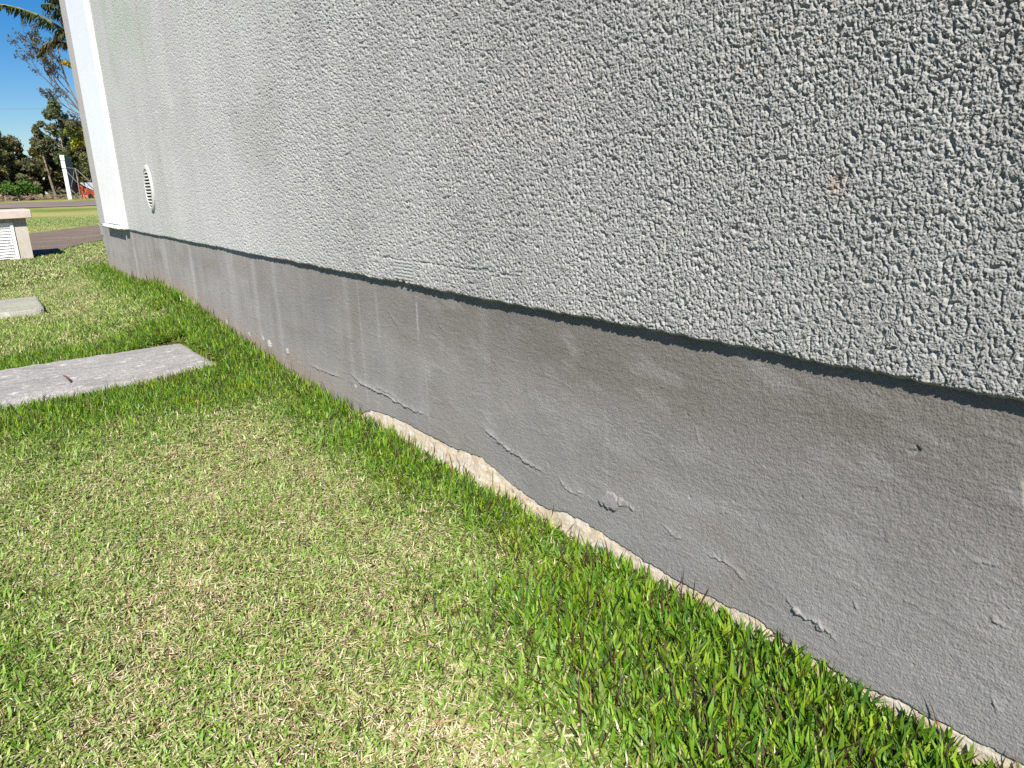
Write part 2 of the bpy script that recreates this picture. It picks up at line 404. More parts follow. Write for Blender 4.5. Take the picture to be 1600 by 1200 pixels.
    run = fbm(Y / .055, Z / .9, 104, 3)                                             # vertical runs
    run2 = sst(.22, .50, perlin(Y / .10, Z / 1.4, 107))
    c *= (1 + .13 * run * sst(.8, 2.5, Y) + .10 * fbm(Y / .12, Z / .10, 130, 4))[..., None]
    bl = (sst(.1, .6, fbm(Y / .28, Z / .14, 134, 3)) * .5)[..., None]; c = c * (1 - bl) + bl * np.array([.215, .190, .160]) * (1 + .0 * run2)[..., None]
    pale = (run2 * .20 * sst(1.2, 2.4, Y))[..., None]; c = c * (1 - pale) + pale * np.array([.36, .35, .335])
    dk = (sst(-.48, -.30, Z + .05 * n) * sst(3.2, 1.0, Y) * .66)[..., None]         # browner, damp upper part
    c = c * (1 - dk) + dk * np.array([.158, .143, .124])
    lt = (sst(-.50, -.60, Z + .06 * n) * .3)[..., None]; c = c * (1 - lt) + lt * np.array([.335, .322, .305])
    gz = ground_z(np.full(ys.shape, WX), ys)[:, None]
    sw = (sst(.05, .55, fbm((Y + Z * 1.5) / .20, (Z - Y * .35) / .06, 136, 4)) * .30 * sst(2.4, 1.4, Y))[..., None]; c = c * (1 - sw) + sw * np.array([.37, .36, .345])
    sp = sst(.16, .0, Z - gz + .05 * fbm(Y / .15, Z / .1, 110, 3)) * sst(1.8, 2.6, Y) * .65  # soil splash
    c = c * (1 - sp[..., None]) + sp[..., None] * np.array([.36, .255, .195])
    for cy, cz0, cz1, wd, a_ in ((1.667, -.30, -.395, .0035, .8), (2.02, -.24, -.66, .004, .32), (2.11, -.24, -.6, .02, .18), (1.90, -.3, -.45, .007, .3), (1.36, -.25, -.6, .02, .12), (1.64, -.45, -.70, .0025, .4),
                                 (5.55, -.25, -.7, .03, .3), (4.02, -.25, -.7, .025, .3), (3.0, -.25, -.6, .02, .2), (2.75, -.25, -.7, .02, .25), (4.6, -.25, -.7, .03, .3), (.96, -.42, -.59, .003, .2), (.52, -.6, -.66, .02, .15)):
        k = np.exp(-((Y - cy - .004 * perlin(Z / .05, Z * 0, 111)) / wd) ** 2) * sst(cz1 - .02, cz1 + .03, Z) * sst(cz0 + .02, cz0 - .02, Z) * a_
        c = c * (1 - k[..., None]) + k[..., None] * np.array([.45, .44, .43])
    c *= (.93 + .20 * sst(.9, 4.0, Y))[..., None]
    c = c * (1 - chip[..., None]) + chip[..., None] * np.array([.55, .52, .48])
    c = c * (1 - .5 * below[..., None]) + .5 * below[..., None] * np.array([.5, .38, .27])
    V = np.stack([X, Y, Z], -1)
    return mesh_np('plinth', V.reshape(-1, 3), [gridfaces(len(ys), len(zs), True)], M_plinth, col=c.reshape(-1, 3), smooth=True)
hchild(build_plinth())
def build_footing():
    ys = np.concatenate([np.arange(-4, .2, .06), np.arange(.2, 2.3, .003)])
    t = np.linspace(0, 1, 60)
    top = band(ys) + .002
    Z = top[:, None] + (-.80 - top)[:, None] * t[None]
    Y = np.broadcast_to(ys[:, None], Z.shape)
    dz = top[:, None] - Z
    n = fbm(Y / .022, Z / .014, 120, 5)
    X = PX + .0028 - .24 * dz - .0016 * n - .0007 * perlin(Y / .005, Z / .004, 125)
    k = fbm(Y / .06, Z / .03, 126, 3)
    c = np.array([.52, .43, .315]) * (1 + .30 * n)[..., None]
    kk = sst(-.1, .5, k)[..., None]; c = c * (1 - kk) + kk * np.array([.58, .53, .45])
    gg = (sst(1.25, .9, Y) * .35 * sst(-.3, .3, k))[..., None]; c = c * (1 - gg) + gg * np.array([.42, .36, .29])
    br = sst(.42, .55, perlin(Y / .018, Z / .01, 128))[..., None]; c = c * (1 - br) + br * np.array([.36, .20, .12])
    V = np.stack([X, Y, Z], -1)
    return mesh_np('footing', V.reshape(-1, 3), [gridfaces(len(ys), 60)], M_foot, col=c.reshape(-1, 3), smooth=True)
hchild(build_footing())
b = MB(); b.box(WX + .07, 7.2, -4.0, YC - .006, -1.1, 2.98)
b.box(WX + .012, WX + .069, YC - .05, YC - .004, -.256, 2.97); b.box(WX + .013, WX + .069, -4.0, -3.9, -.25, 2.95)
hchild(b.build('wall', M_house))
b = MB(); b.box(WX - .35, 7.6, -4.4, YC + .5, 2.981, 3.15, .01)
rf = b.build('roof', M_roof); hchild(rf)
# white panel with frame at the far end
pan = MB(); pan.box(WX - .012, WX + .060, 5.745, 6.43, -.228, 2.95); p_o = hchild(pan.build('panel', M_white))
fr = MB()
fr.box(WX - .030, WX + .05, 5.575, 5.690, -.252, 2.94, .003)
fr.box(WX - .022, WX + .05, 5.6905, 5.745, -.246, 2.94, .003)
fr.box(WX - .008, WX + .05, 6.430, 6.485, -.250, 2.94, .002)
fr.box(WX - .036, WX + .05, 5.7455, 6.4295, -.256, -.2365, .003)
f_o = fr.build('panel_frame', M_white); f_o.parent = p_o
# round louvred vent
VY, VZ, VR = 4.66, .005, .128
VW = .76
vb_ = MB(); n = 48; prof = [(1.0, .004), (1.0, -.007), (.95, -.013), (.84, -.014), (.80, -.010), (.80, .004)]
vs = []
for k in range(n):
    a = 2 * math.pi * k / n
    for r, dx in prof: vs.append((WX + dx, VY + VR * r * math.cos(a) * VW, VZ + VR * r * math.sin(a)))
m_ = len(prof); fs = []
for k in range(n):
    for j in range(m_ - 1): fs.append((k * m_ + j, ((k + 1) % n) * m_ + j, ((k + 1) % n) * m_ + j + 1, k * m_ + j + 1))
vb_.add(vs, fs)
vent = hchild(vb_.build('air_vent', M_vent, smooth=False))
bk = MB(); bk.add([(WX - .0045, VY + VR * .82 * VW * math.cos(2 * math.pi * k / 32), VZ + VR * .82 * math.sin(2 * math.pi * k / 32)) for k in range(32)], [tuple(range(31, -1, -1))])
bo = bk.build('vent_shade_disc', M_vent_shade); bo.parent = vent  # flat near-black disc, painted shade behind the louvres
sl = MB()
for i in range(-5, 6):
    zc = VZ + i * .0178; hw = math.sqrt(max(0, (VR * .80) ** 2 - (zc - VZ) ** 2)) * VW
    sl.add([(WX - .012, VY - hw, zc - .0042), (WX - .012, VY + hw, zc - .0042), (WX - .006, VY + hw, zc + .0032), (WX - .006, VY - hw, zc + .0032),
            (WX - .0125, VY - hw, zc - .0022), (WX - .0125, VY + hw, zc - .0022), (WX - .0065, VY + hw, zc + .0052), (WX - .0065, VY - hw, zc + .0052)],
           [(0, 1, 2, 3), (7, 6, 5, 4), (0, 4, 5, 1), (3, 2, 6, 7)])
so = sl.build('louvres', M_vent); so.parent = vent
jb = MB(); jb.box(WX + .012, WX + .07, YC + .024, YC + .15, -.345, -.262, .004); jb.box(WX + .02, WX + .06, YC + .026, YC + .12, -.42, -.346, .004)
hchild(jb.build('wall_box', mat('grey plastic', (.32, .34, .36), .6, fine=(20, .08))))

# ------------------------------------------------------------------ slabs
M_slab = mat('weathered concrete', attr='col', rough=.95, bump=(70, .006, .9), fine=(140, .30))
def slab(name, x0, x1, y0, y1, z0, z1, seed, rot=0.0):
    nx, ny = int((x1 - x0) / .008), int((y1 - y0) / .008)
    u = np.linspace(-1, 1, nx); v = np.linspace(-1, 1, ny)
    U, Vv = np.meshgrid(u, v, indexing='ij')
    hx, hy = (x1 - x0) / 2, (y1 - y0) / 2
    X = U * hx; Y = Vv * hy
    # rounded, chipped outline
    ex = hx - abs(X); ey = hy - abs(Y)
    rad = .05
    cx = np.clip(rad - ex, 0, rad); cy = np.clip(rad - ey, 0, rad); cr = np.hypot(cx, cy)
    s = np.where(cr > rad, rad / np.maximum(cr, 1e-6), 1)
    X = np.sign(X) * (abs(X) - cx * (1 - s)); Y = np.sign(Y) * (abs(Y) - cy * (1 - s))
    wob = .004 * fbm(X / .08 + seed, Y / .08, 140 + seed, 3)
    X = X + wob * (ex < .02); Y = Y + wob * (ey < .02)
    e = np.minimum(np.minimum(ex, ey), rad - np.minimum(cr, rad) + .0)
    Z = np.zeros_like(X) - .008 * (1 - sst(0, .014, e)) + .0022 * fbm(X / .05, Y / .02, 150 + seed, 4) + .003 * fbm(X / .3, Y / .3, 151 + seed, 2)
    a1 = fbm(X / .16, Y / .05, 190 + seed, 4); a2 = fbm(X / .035, Y / .016, 195 + seed, 3); a3 = fbm(X / .3, Y / .2, 198 + seed, 2)
    a4 = fbm(X / .012, Y / .012, 188 + seed, 2)
    c = np.array([.29, .278, .268]) * (1 + .22 * a3 + .14 * a2 + .16 * a4)[..., None]
    k = (sst(.0, .75, a1 + .7 * a2 + .5 * a4) * .55)[..., None]; c = c * (1 - k) + k * np.array([.15, .145, .14])
    k = (sst(.30, .6, fbm(X / .05, Y / .03, 199 + seed, 3)) * .6)[..., None]; c = c * (1 - k) + k * np.array([.60, .58, .56])
    if seed == 2: k = .35 + .3 * sst(-.2, .4, a3)[..., None]; c = c * (1 - k) + k * np.array([.30, .31, .22])
    top = np.stack([X, Y, Z + (z1 - z0)], -1).reshape(-1, 3)
    idx = np.arange(nx * ny).reshape(nx, ny)
    per = np.concatenate([idx[:, 0], idx[-1, 1:], idx[-2::-1, -1], idx[0, -2:0:-1]])
    low = top[per].copy(); low[:, 2] = 0; low[:, :2] *= .998
    bi = len(top) + np.arange(len(per)); pn = np.roll(per, -1); bn = np.roll(bi, -1)
    cc = c.reshape(-1, 3)
    o = mesh_np(name, np.concatenate([top, low]), [gridfaces(nx, ny), np.stack([per, bi, bn, pn], -1)], M_slab, col=np.concatenate([cc, cc[per]]), smooth=True)
    o.location = ((x0 + x1) / 2, (y0 + y1) / 2, z0); o.rotation_euler.z = rot
    return o
S1 = (-.62, .725, 3.01, 3.60); S2 = (-.90, .325, 5.42, 6.12)
sl1 = tag(slab('stepping_slab', *S1, -.76, -.686, 1, .012), 'long weathered concrete stepping slab with a dry curled leaf on it', 'slab', 'concrete stepping slabs in the lawn')
sl2 = tag(slab('stepping_slab', *S2, -.765, -.688, 2, -.02), 'shorter pale concrete slab farther off, its front edge bare of grass', 'slab', 'concrete stepping slabs in the lawn')
# curled leaf on the slab
lf = MB(); pts = []; N_ = 14
rowsL = []
for i in range(N_ + 1):
    t = i / N_; a = -.9 + 2.0 * t
    cx, cy = .018 * math.cos(a * 1.3), .17 * (t - .5)
    wd = .007 * math.sin(math.pi * min(1, t * .93 + .05)) ** .6
    for k in range(7):
        q = math.pi * (k / 6) * 1.25 - .3
        rowsL.append((cx + wd * math.cos(q), cy, .012 + wd * math.sin(q) * .8 + .018 * abs(t - .5)))
lf.add(rowsL, [(i * 7 + k, i * 7 + k + 1, (i + 1) * 7 + k + 1, (i + 1) * 7 + k) for i in range(N_) for k in range(6)])
lfo = lf.build('dry_leaf', mat('dry leaf', (.13, .060, .035), .6, fine=(120, .3)), smooth=True)
_sm = lfo.modifiers.new('s', 'SOLIDIFY'); _sm.thickness = .0012
lfo.scale = (.6, .62, .6); lfo.location = (.205, 3.165, -.684); lfo.rotation_euler.z = math.radians(2)
tag(lfo, 'small brown dry curled leaf lying on the weathered concrete slab', 'leaf')

# ------------------------------------------------------------------ lawn
M_grass = leafmat('grass blades', trans=.34, rough=.55, spec=.3)
G_LUSH = np.array([[.095, .230, .014], [.14, .29, .018], [.065, .17, .018], [.20, .33, .02], [.25, .36, .025]])
G_PALE = np.array([[.27, .40, .08], [.35, .47, .13], [.20, .34, .05], [.42, .51, .19]])
G_STRAW = np.array([[.74, .64, .40], [.66, .55, .32], [.82, .75, .54], [.46, .34, .17]])
G_DARK = np.array([[.075, .040, .030], [.11, .06, .03], [.05, .045, .02]])
def lush(x, y):
    w_ = sst(.30, .05, PX - x + .10 * fbm(x / .3, y / .4, 160, 2)) * .95 * sst(YC + 1.6, YC + .3, y)
    s1 = sst(.92, .22, np.hypot(np.maximum(x - S1[1], 0), np.maximum(np.maximum(S1[2] - y, y - S1[3]), 0)) + .12 * fbm(x / .25, y / .25, 161, 2)) * (y < S1[3] + .35)
    fw = .35 * sst(1.9, 2.6, y) * sst(5.5, 4.4, y)
    br = sst(1.25, .85, y) * sst(.35, .75, x)
    lf_ = .4 * sst(.12, -.10, x + .12 * fbm(x / .3, y / .4, 163, 2)) * sst(2.4, 2.0, y)
    l = np.maximum.reduce([w_, s1, fw, br, lf_])
    return np.clip(l + .25 * fbm(x / .16, y / .22, 162, 3), 0, 1)
def blades(N, xr, yr, wid, len0, seed, flat=0.0, segs=3, extra=None):
    rg = np.random.default_rng(seed)
    x = rg.uniform(xr[0], xr[1], N); y = rg.uniform(yr[0], yr[1], N)
    # clumping
    keep = rg.random(N) < np.clip(.72 + .9 * fbm(x / .05, y / .05, seed + 5, 2), .25, 1)
    def inside(S, m): return (x > S[0] + m) & (x < S[1] - m) & (y > S[2] + m) & (y < S[3] - m)
    keep &= ~inside(S1, .004) & ~inside(S2, .004) & ~((x > PX - .008) & (y < YC + .05))
    keep &= ~((x > -.62) & (x < .60) & (y > 10.05) & (y < 11.2))
    # bare track
    yn = np.interp(x, [-6, .1, .62, 1.62, 4, 8], [8.6, 9.75, 10.4, 12.6, 17, 23]); yf = np.interp(x, [-6, .5, 1.0, 2.4, 5, 8], [14.6, 15.7, 16.4, 18.4, 23, 29])
    keep &= ~((y > yn + .12 * rg.standard_normal(N)) & (y < yf + .15 * rg.standard_normal(N)))
    if extra is not None: keep &= extra(x, y)
    x = x[keep]; y = y[keep]; n = len(x)
    L = lush(x, y); z = ground_z(x, y) - .002
    u = rg.random(n)
    patch = .5 + 1.1 * fbm(x / .22 + 7, y / .30, 170, 4)
    p_straw = np.clip((1 - L) * (.42 + .34 * (patch - .5)), .07, .75)
    if flat: p_straw = np.clip(p_straw + .3, 0, .85) * (1 - .5 * L)
    is_s = u < p_straw
    is_d = rg.random(n) < .04 + .04 * sst(0, .5, fbm(x / .15, y / .2, 177, 2))
    length = len0 * (.60 + .65 * L + .25 * (y > 1e9)) * rg.uniform(.55, 1.45, n)
    wallb = sst(.09, .0, PX - x) * (y < YC)
    length *= 1 + .45 * wallb * sst(1.2, 2.4, y) + .05 * wallb * sst(2.4, 1.2, y) + .25 * sst(1.2, .7, y) * sst(.3, .7, x)
    width = wid * rg.uniform(.6, 1.35, n) * (.85 + .35 * L + .42 * sst(1.25, .8, y) * sst(.3, .7, x))
    az = rg.uniform(0, 2 * np.pi, n)
    tilt = np.clip(rg.normal(.85 - .42 * L, .30, n), .05, 1.45)           # from vertical
    if flat: tilt = rg.uniform(1.2, 1.52, n); length *= .85; z = z + rg.uniform(.002, .012, n) * (1 + L)
    bend = rg.uniform(.1, .9, n) * (1 - .3 * L)
    length[is_s] *= .85; width[is_s] *= .62
    length[is_d] *= 1.5; width[is_d] *= .45; tilt[is_d] *= .5
    col = np.empty((n, 3))
    gmix = np.clip(L * 1.25 - .12 + .25 * rg.standard_normal(n), 0, 1)[:, None]
    cl = G_LUSH[rg.integers(0, 5, n)]; cp = G_PALE[rg.integers(0, 4, n)]
    col[:] = cl * gmix + cp * (1 - gmix)
    ye = (sst(.2, .6, fbm(x / .12, y / .18, 171, 2)) * L)[:, None] * .6
    col = col * (1 - ye) + ye * np.array([.25, .31, .02])
    col[is_s] = G_STRAW[rg.integers(0, 4, is_s.sum())]
    col[is_d] = G_DARK[rg.integers(0, 3, is_d.sum())]
    col *= rg.uniform(.78, 1.22, n)[:, None]
    # geometry
    dx, dy = np.cos(az), np.sin(az)
    tw = az + np.pi / 2 + rg.normal(0, .5, n); wx, wy = np.cos(tw), np.sin(tw)
    ts = {3: [0, .38, .74, 1], 2: [0, .55, 1]}[segs]
    ws = {3: [.72, 1.0, .74, 0], 2: [.8, .9, 0]}[segs]
    px, pz = np.zeros(n), np.zeros(n); P = []; prev = 0
    for t, wf in zip(ts, ws):
        a = tilt + bend * (t - .3); st = t - prev; prev = t
        px = px + np.sin(a) * st * length; pz = pz + np.cos(a) * st * length
        bx, by, bz = x + dx * px, y + dy * px, z + np.maximum(pz, .0005)
        if wf > 0:
            P.append(np.stack([bx - wx * width * wf / 2, by - wy * width * wf / 2, bz], -1))
            P.append(np.stack([bx + wx * width * wf / 2, by + wy * width * wf / 2, bz + width * .15 * rg.standard_normal(n)], -1))
        else: P.append(np.stack([bx, by, bz], -1))
    k = len(P)
    V = np.stack(P, 1); V[..., 0] = np.where((V[..., 1] < YC + .02) & (V[..., 0] > PX - .004), PX - .004 - rg.random(V[..., 0].shape) * .004, V[..., 0])
    base = np.arange(n)[:, None] * k
    quads = [base + np.array([[2 * j, 2 * j + 1, 2 * j + 3, 2 * j + 2]]) for j in range((k - 1) // 2 - 1)]
    tri = base + np.array([[k - 3, k - 2, k - 1]])
    return V.reshape(-1, 3), quads, tri, np.repeat(col, k, 0)
SETS = [
    blades(190000, (-.35, .90), (.02, 1.9), .0040, .030, 1),
    blades(190000, (-.35, .90), (.02, 1.9), .0032, .027, 2, flat=1, segs=2),
    blades(150000, (-.45, .90), (1.9, 4.0), .0045, .032, 3, segs=2),
    blades(130000, (-.45, .90), (1.9, 4.0), .0038, .030, 4, flat=1, segs=2),
    blades(120000, (-.60, .92), (4.0, 7.2), .0062, .038, 5, segs=2),
    blades(80000, (-.60, .92), (4.0, 7.2), .0052, .034, 6, flat=1, segs=2),
    blades(120000, (-1.0, 2.4), (7.2, 13.0), .010, .045, 7, segs=2),
    blades(150000, (-.5, 5.5), (13.0, 26.0), .014, .030, 8, segs=2),
]
vs_, q_, t_, c_ = [], [], [], []; off = 0
for V, Q, T, C in SETS:
    vs_.append(V); c_.append(C); q_ += [q + off for q in Q]; t_.append(T + off); off += len(V)
lawn = mesh_np('grass', np.concatenate(vs_), q_ + t_, M_grass, col=np.concatenate(c_))
tag(lawn, 'short green lawn grass mixed with dry straw, taller along the wall', 'grass', kind='stuff')

# ------------------------------------------------------------------ utility hut beside the track
M_cream = mat('cream render', (.50, .46, .40), .9, noise=(5, (.42, .38, .32), .45, .7), bump=(90, .003, .5), fine=(60, .06))
M_cap = mat('pink cement cap', (.56, .47, .42), .9, noise=(6, (.46, .38, .33), .45, .7), bump=(60, .004, .5))
hut = tag(empty('utility_hut', (0, 10.3, -.72)), 'low cream utility hut with flat slab roof and white louvred door', 'utility hut')
def at(o, root): o.parent = root; o.matrix_parent_inverse = Matrix.Translation(root.location).inverted(); return o
b = MB()
b.box(.465, .592, 10.1, 10.9, -.76, -.262); b.box(-.60, -.47, 10.1, 10.9, -.76, -.262); b.box(-.4695, .4645, 10.88, 10.899, -.76, -.262); b.box(-.4695, .4645, 10.1, 10.16, -.300, -.262)
at(b.build('wall', M_cream), hut)
b = MB(); b.box(-.66, .652, 10.02, 10.97, -.261, -.170, .006); at(b.build('roof', M_cap), hut)
b = MB(); b.box(.43, .462, 10.085, 10.13, -.745, -.303, .002); b.box(-.46, -.43, 10.085, 10.13, -.745, -.303, .002); b.box(-.4295, .4295, 10.085, 10.13, -.325, -.303, .002); b.box(-.4295, .4295, 10.087, 10.13, -.745, -.72, .002)
dr = MB(); dr.box(-.4290, .4290, 10.125, 10.135, -.72, -.325)
for i in range(12):
    z = -.705 + i * .0315
    dr.add([(-.425, 10.124, z + .026), (.425, 10.124, z + .026), (.425, 10.098, z), (-.425, 10.098, z), (-.425, 10.124, z - .002), (.425, 10.124, z - .002)], [(0, 3, 2, 1), (3, 4, 5, 2)])
door = at(dr.build('door', M_white), hut); dfo = b.build('door_frame', M_white); dfo.parent = door
hd = MB(); hd.tube([(.385, 10.10, -.50), (.385, 10.075, -.50), (.385, 10.075, -.54), (.385, 10.10, -.54)], .004); ho = hd.build('handle', mat('steel', (.4, .4, .4), .3)); ho.parent = door

# ------------------------------------------------------------------ trees
M_bark = mat('pale bark', (.34, .29, .23), .9, noise=(1.2, (.17, .135, .10), .4, .62), bump=(6, .03, .6))
M_barkd = mat('grey bark', (.13, .11, .09), .9, noise=(1.5, (.22, .19, .15), .45, .6))
M_leaf = leafmat('leaves', trans=.22, rough=.55, spec=.25)
def leaves(centres, n, size, cols, seed, spread=1.0, flat=.0):
    """centres: (cx,cy,cz,rx,ry,rz) clumps filled with small leaf faces"""
    rg = np.random.default_rng(seed); C = np.array(centres)
    w_ = C[:, 3] * C[:, 4] * C[:, 5]; w_ = (w_ ** .66); w_ /= w_.sum()
    k = rg.choice(len(C), n, p=w_); c = C[k]
    d = rg.standard_normal((n, 3)); d /= np.linalg.norm(d, axis=1)[:, None]; r = rg.random(n) ** .45
    P = c[:, :3] + d * r[:, None] * c[:, 3:6] * spread
    a = rg.standard_normal((n, 3)); a /= np.linalg.norm(a, axis=1)[:, None]
    b_ = np.cross(a, rg.standard_normal((n, 3))); b_ /= np.linalg.norm(b_, axis=1)[:, None]
    s = size * rg.uniform(.5, 1.4, n)[:, None]
    V = np.stack([P - a * s, P + b_ * s * .45, P + a * s, P - b_ * s * .45], 1).reshape(-1, 3)
    cc = np.array(cols); kc = rg.integers(0, len(cc), len(C))     # a tone per clump
    col = cc[kc[k]] * .6 + cc[rg.integers(0, len(cc), n)] * .4
    col = col * rg.uniform(.7, 1.3, n)[:, None]
    return V, np.arange(n * 4).reshape(-1, 4), np.repeat(col, 4, 0)
EUC = [[.11, .14, .05], [.085, .115, .05], [.14, .15, .06], [.16, .14, .07], [.075, .10, .05]]
OLV = [[.18, .17, .055], [.14, .15, .05], [.22, .18, .07], [.11, .13, .045], [.20, .14, .075]]
GRN = [[.07, .15, .025], [.05, .11, .02], [.10, .19, .035]]
def eucalypt(x, y, h, lean, crown, n, cols, label, cat='tree', leaf=.30, trunk_r=.16, seed=0, bark=None, low=.35, group='trees along the far side of the road'):
    rg = random.Random(seed); z0 = -.75
    root = tag(empty('eucalyptus_tree', (x, y, z0)), label, cat, group)
    t = MB(); pts = []
    for i in range(9):
        s = i / 8; pts.append((x + lean * s * h + .015 * h * math.sin(3 * s + seed), y + .01 * h * math.sin(5 * s + seed), z0 + h * .93 * s))
    t.tube(pts, [trunk_r * (1 - .85 * i / 8) for i in range(9)], 7)
    cl = []
    for k in range(crown):
        s = low + (1 - low) * (k + rg.random()) / crown
        i = min(7, int(s * 8)); f = s * 8 - i; b0 = Vector(pts[i]).lerp(Vector(pts[i + 1]), f)
        an = rg.uniform(0, 2 * math.pi); ln = h * rg.uniform(.08, .20) * (1.25 - .8 * s)
        tip = b0 + Vector((math.cos(an) * ln, math.sin(an) * ln, h * rg.uniform(.03, .11)))
        mid = b0.lerp(tip, .5) + Vector((0, 0, h * .01))
        t.tube([b0, mid, tip], [trunk_r * .32, trunk_r * .2, trunk_r * .08], 5)
        rr = h * rg.uniform(.035, .075)
        cl.append((tip.x, tip.y, tip.z, rr, rr, rr * rg.uniform(.8, 1.5)))
        if rg.random() < .6: cl.append((mid.x + rr * .4, mid.y, mid.z + rr * .4, rr * .7, rr * .7, rr * .55))
    tp = pts[-1]; cl.append((tp[0], tp[1], tp[2] + h * .02, h * .045, h * .045, h * .06))
    at(t.build('trunk', bark or M_bark), root)
    V, Fq, C = leaves(cl, n, leaf, cols, seed + 300)
    at(mesh_np('crown', V, [Fq], M_leaf, col=C), root)
    return root
# belt behind the road: x, y, height ...
eucalypt(3.2, 101, 7.6, .0, 34, 7500, OLV, 'dense olive-brown tree at the left edge of the photo behind the green shrub', seed=1, low=.10, leaf=.20)
eucalypt(5.2, 103, 7.7, .0, 34, 7500, OLV + EUC, 'bushy tree left of the sky gap with a few high tufts', seed=2, low=.10, leaf=.20)
eucalypt(6.4, 105, 6.9, .0, 24, 4800, OLV, 'low rounded olive tree just left of the sky gap', seed=3, low=.1, leaf=.20)
eucalypt(7.4, 107, 5.2, .0, 24, 4600, OLV, 'shortest bushy tree filling the foot of the sky gap', seed=9, low=.08, leaf=.20)
eucalypt(9.6, 103, 8.3, -.10, 13, 2600, EUC, 'slender eucalyptus with tufted top and pale trunk leaning left', seed=4, low=.55, leaf=.18, trunk_r=.17)
eucalypt(8.6, 106, 6.6, .0, 26, 5400, OLV, 'rounded brown-green tree behind the leaning pale trunk', seed=12, low=.08, leaf=.20)
eucalypt(11.0, 102, 10.3, -.012, 24, 3800, EUC, 'tallest slim eucalyptus with an airy pointed top over the white panel', seed=5, low=.36, leaf=.18, trunk_r=.15)
eucalypt(10.3, 107, 6.2, .0, 24, 4800, OLV, 'bushy tree low behind the tallest slim eucalyptus', seed=13, low=.08, leaf=.20)
eucalypt(12.2, 104, 8.0, .0, 18, 2800, EUC, 'eucalyptus right behind the slate panel with gaps of sky in its crown', seed=6, low=.36, leaf=.18)
eucalypt(13.4, 101, 7.4, .0, 30, 6000, OLV + EUC, 'dense dark tree beside the house corner above the red machine', seed=7, low=.10, leaf=.20)
eucalypt(15.1, 103, 8.4, .0, 28, 4200, OLV, 'tree half hidden behind the house corner in the row', seed=8, low=.15, leaf=.22)
# wooded undergrowth as one mass
cl = []
rg = random.Random(55)
for i in range(330):
    x = rg.uniform(-22, 40); cl.append((x, rg.uniform(103, 112), rg.uniform(-.3, 3.2 if 6.6 < x < 7.9 else 5.4) , rg.uniform(.7, 1.4), 1.2, rg.uniform(.5, 1.2)))
V, Fq, C = leaves(cl, 90000, .24, [[.14, .13, .055], [.18, .14, .08], [.10, .12, .045], [.21, .16, .09], [.08, .09, .045]], 77)
tag(mesh_np('undergrowth', V, [Fq], M_leaf, col=C), 'tangled brown-green undergrowth filling the wood behind the road', 'undergrowth', kind='stuff')
# litter of fallen sticks along the wood
db = MB(); rg = random.Random(8)
for i in range(420):
    x = rg.uniform(-4, 20); y = rg.uniform(96.5, 100); a = rg.uniform(0, 6.28); l = rg.uniform(.3, 1.4); z = ground_z(x, y) + rg.uniform(.0, .45)
    db.tube([(x, y, z), (x + math.cos(a) * l, y + math.sin(a) * l * .6, z + rg.uniform(-.1, .5))], rg.uniform(.015, .05), 4)
tag(db.build('fallen_sticks', mat('dead wood', (.30, .22, .17), .9, noise=(1, (.14, .10, .08), .4, .6))), 'pinkish brown heap of fallen sticks and brush along the foot of the trees', 'brushwood', kind='stuff')
# small pale stones in the brush
# bright shrub at the left
root = tag(empty('green_shrub', (4.3, 95, -.75)), 'bright green leafy shrub on a thin pale stem at the left edge', 'shrub')
b = MB(); b.tube([(5.35, 95, -.75), (5.2, 95, .1), (5.0, 95, .9)], [.07, .06, .04]); b.tube([(5.3, 95, .1), (5.9, 95, .6)], [.03, .02]); b.tube([(4.2, 95.2, -.7), (4.1, 95.2, .8)], [.05, .03]); at(b.build('trunk', M_bark), root)
V, Fq, C = leaves([(4.2 + i * .42, 95 + .3 * math.sin(i * 2), .62 + .34 * math.sin(i * 1.7), .55, .5, .42) for i in range(8)], 2600, .15, GRN, 3)
at(mesh_np('crown', V, [Fq], M_leaf, col=C), root)

# tall sparse tree reaching over the house corner
root = tag(empty('sparse_tree', (10.4, 60, -.75)), 'tall sparse tree with thin open branches and a tuft of yellow flowers', 'tree')
rg = random.Random(21); t = MB(); tips = []
def branch(p, d, l, r, lv):
    n = 4; pts = [p]; q = p.copy(); dd = d.normalized()
    for i in range(n):
        dd = (dd + Vector((rg.uniform(-.22, .22), rg.uniform(-.15, .15), rg.uniform(-.10, .20)))).normalized()
        q = q + dd * l / n; pts.append(q.copy())
    t.tube(pts, [r * (1 - .6 * i / n) for i in range(n + 1)], 5)
    if lv == 0: tips.extend(pts[2:]); return
    for i in range(4):
        s = pts[rg.choice([2, 3, 4]) if i else 4]
        nd = (dd + Vector((rg.uniform(-.85, .75), rg.uniform(-.5, .5), rg.uniform(-.4, .75)))).normalized()
        branch(s, nd, l * rg.uniform(.45, .72), r * .45, lv - 1)
t.tube([(10.4, 60, -.75), (9.9, 60, 2.2), (8.9, 60, 4.2)], [.22, .17, .12], 8)
branch(Vector((8.9, 60, 4.2)), Vector((-.75, 0, .85)), 3.4, .10, 3)
branch(Vector((8.4, 60, 4.7)), Vector((-.35, .1, 1)), 3.6, .09, 3)
branch(Vector((9.2, 60, 3.8)), Vector((-.1, 0, 1)), 4.6, .09, 3)
branch(Vector((8.3, 60, 4.9)), Vector((-.9, .1, .35)), 1.7, .05, 2)
branch(Vector((8.9, 60, 4.0)), Vector((-.9, .1, .1)), 1.5, .04, 2)
at(t.build('trunk', M_barkd), root)
cl = [(p.x, p.y, p.z, .22, .22, .17) for p in tips if rg.random() < .72]
V, Fq, C = leaves(cl, 5200, .075, [[.075, .085, .035], [.10, .10, .05], [.06, .07, .04], [.13, .10, .075]], 31)
at(mesh_np('crown', V, [Fq], M_leaf, col=C), root)
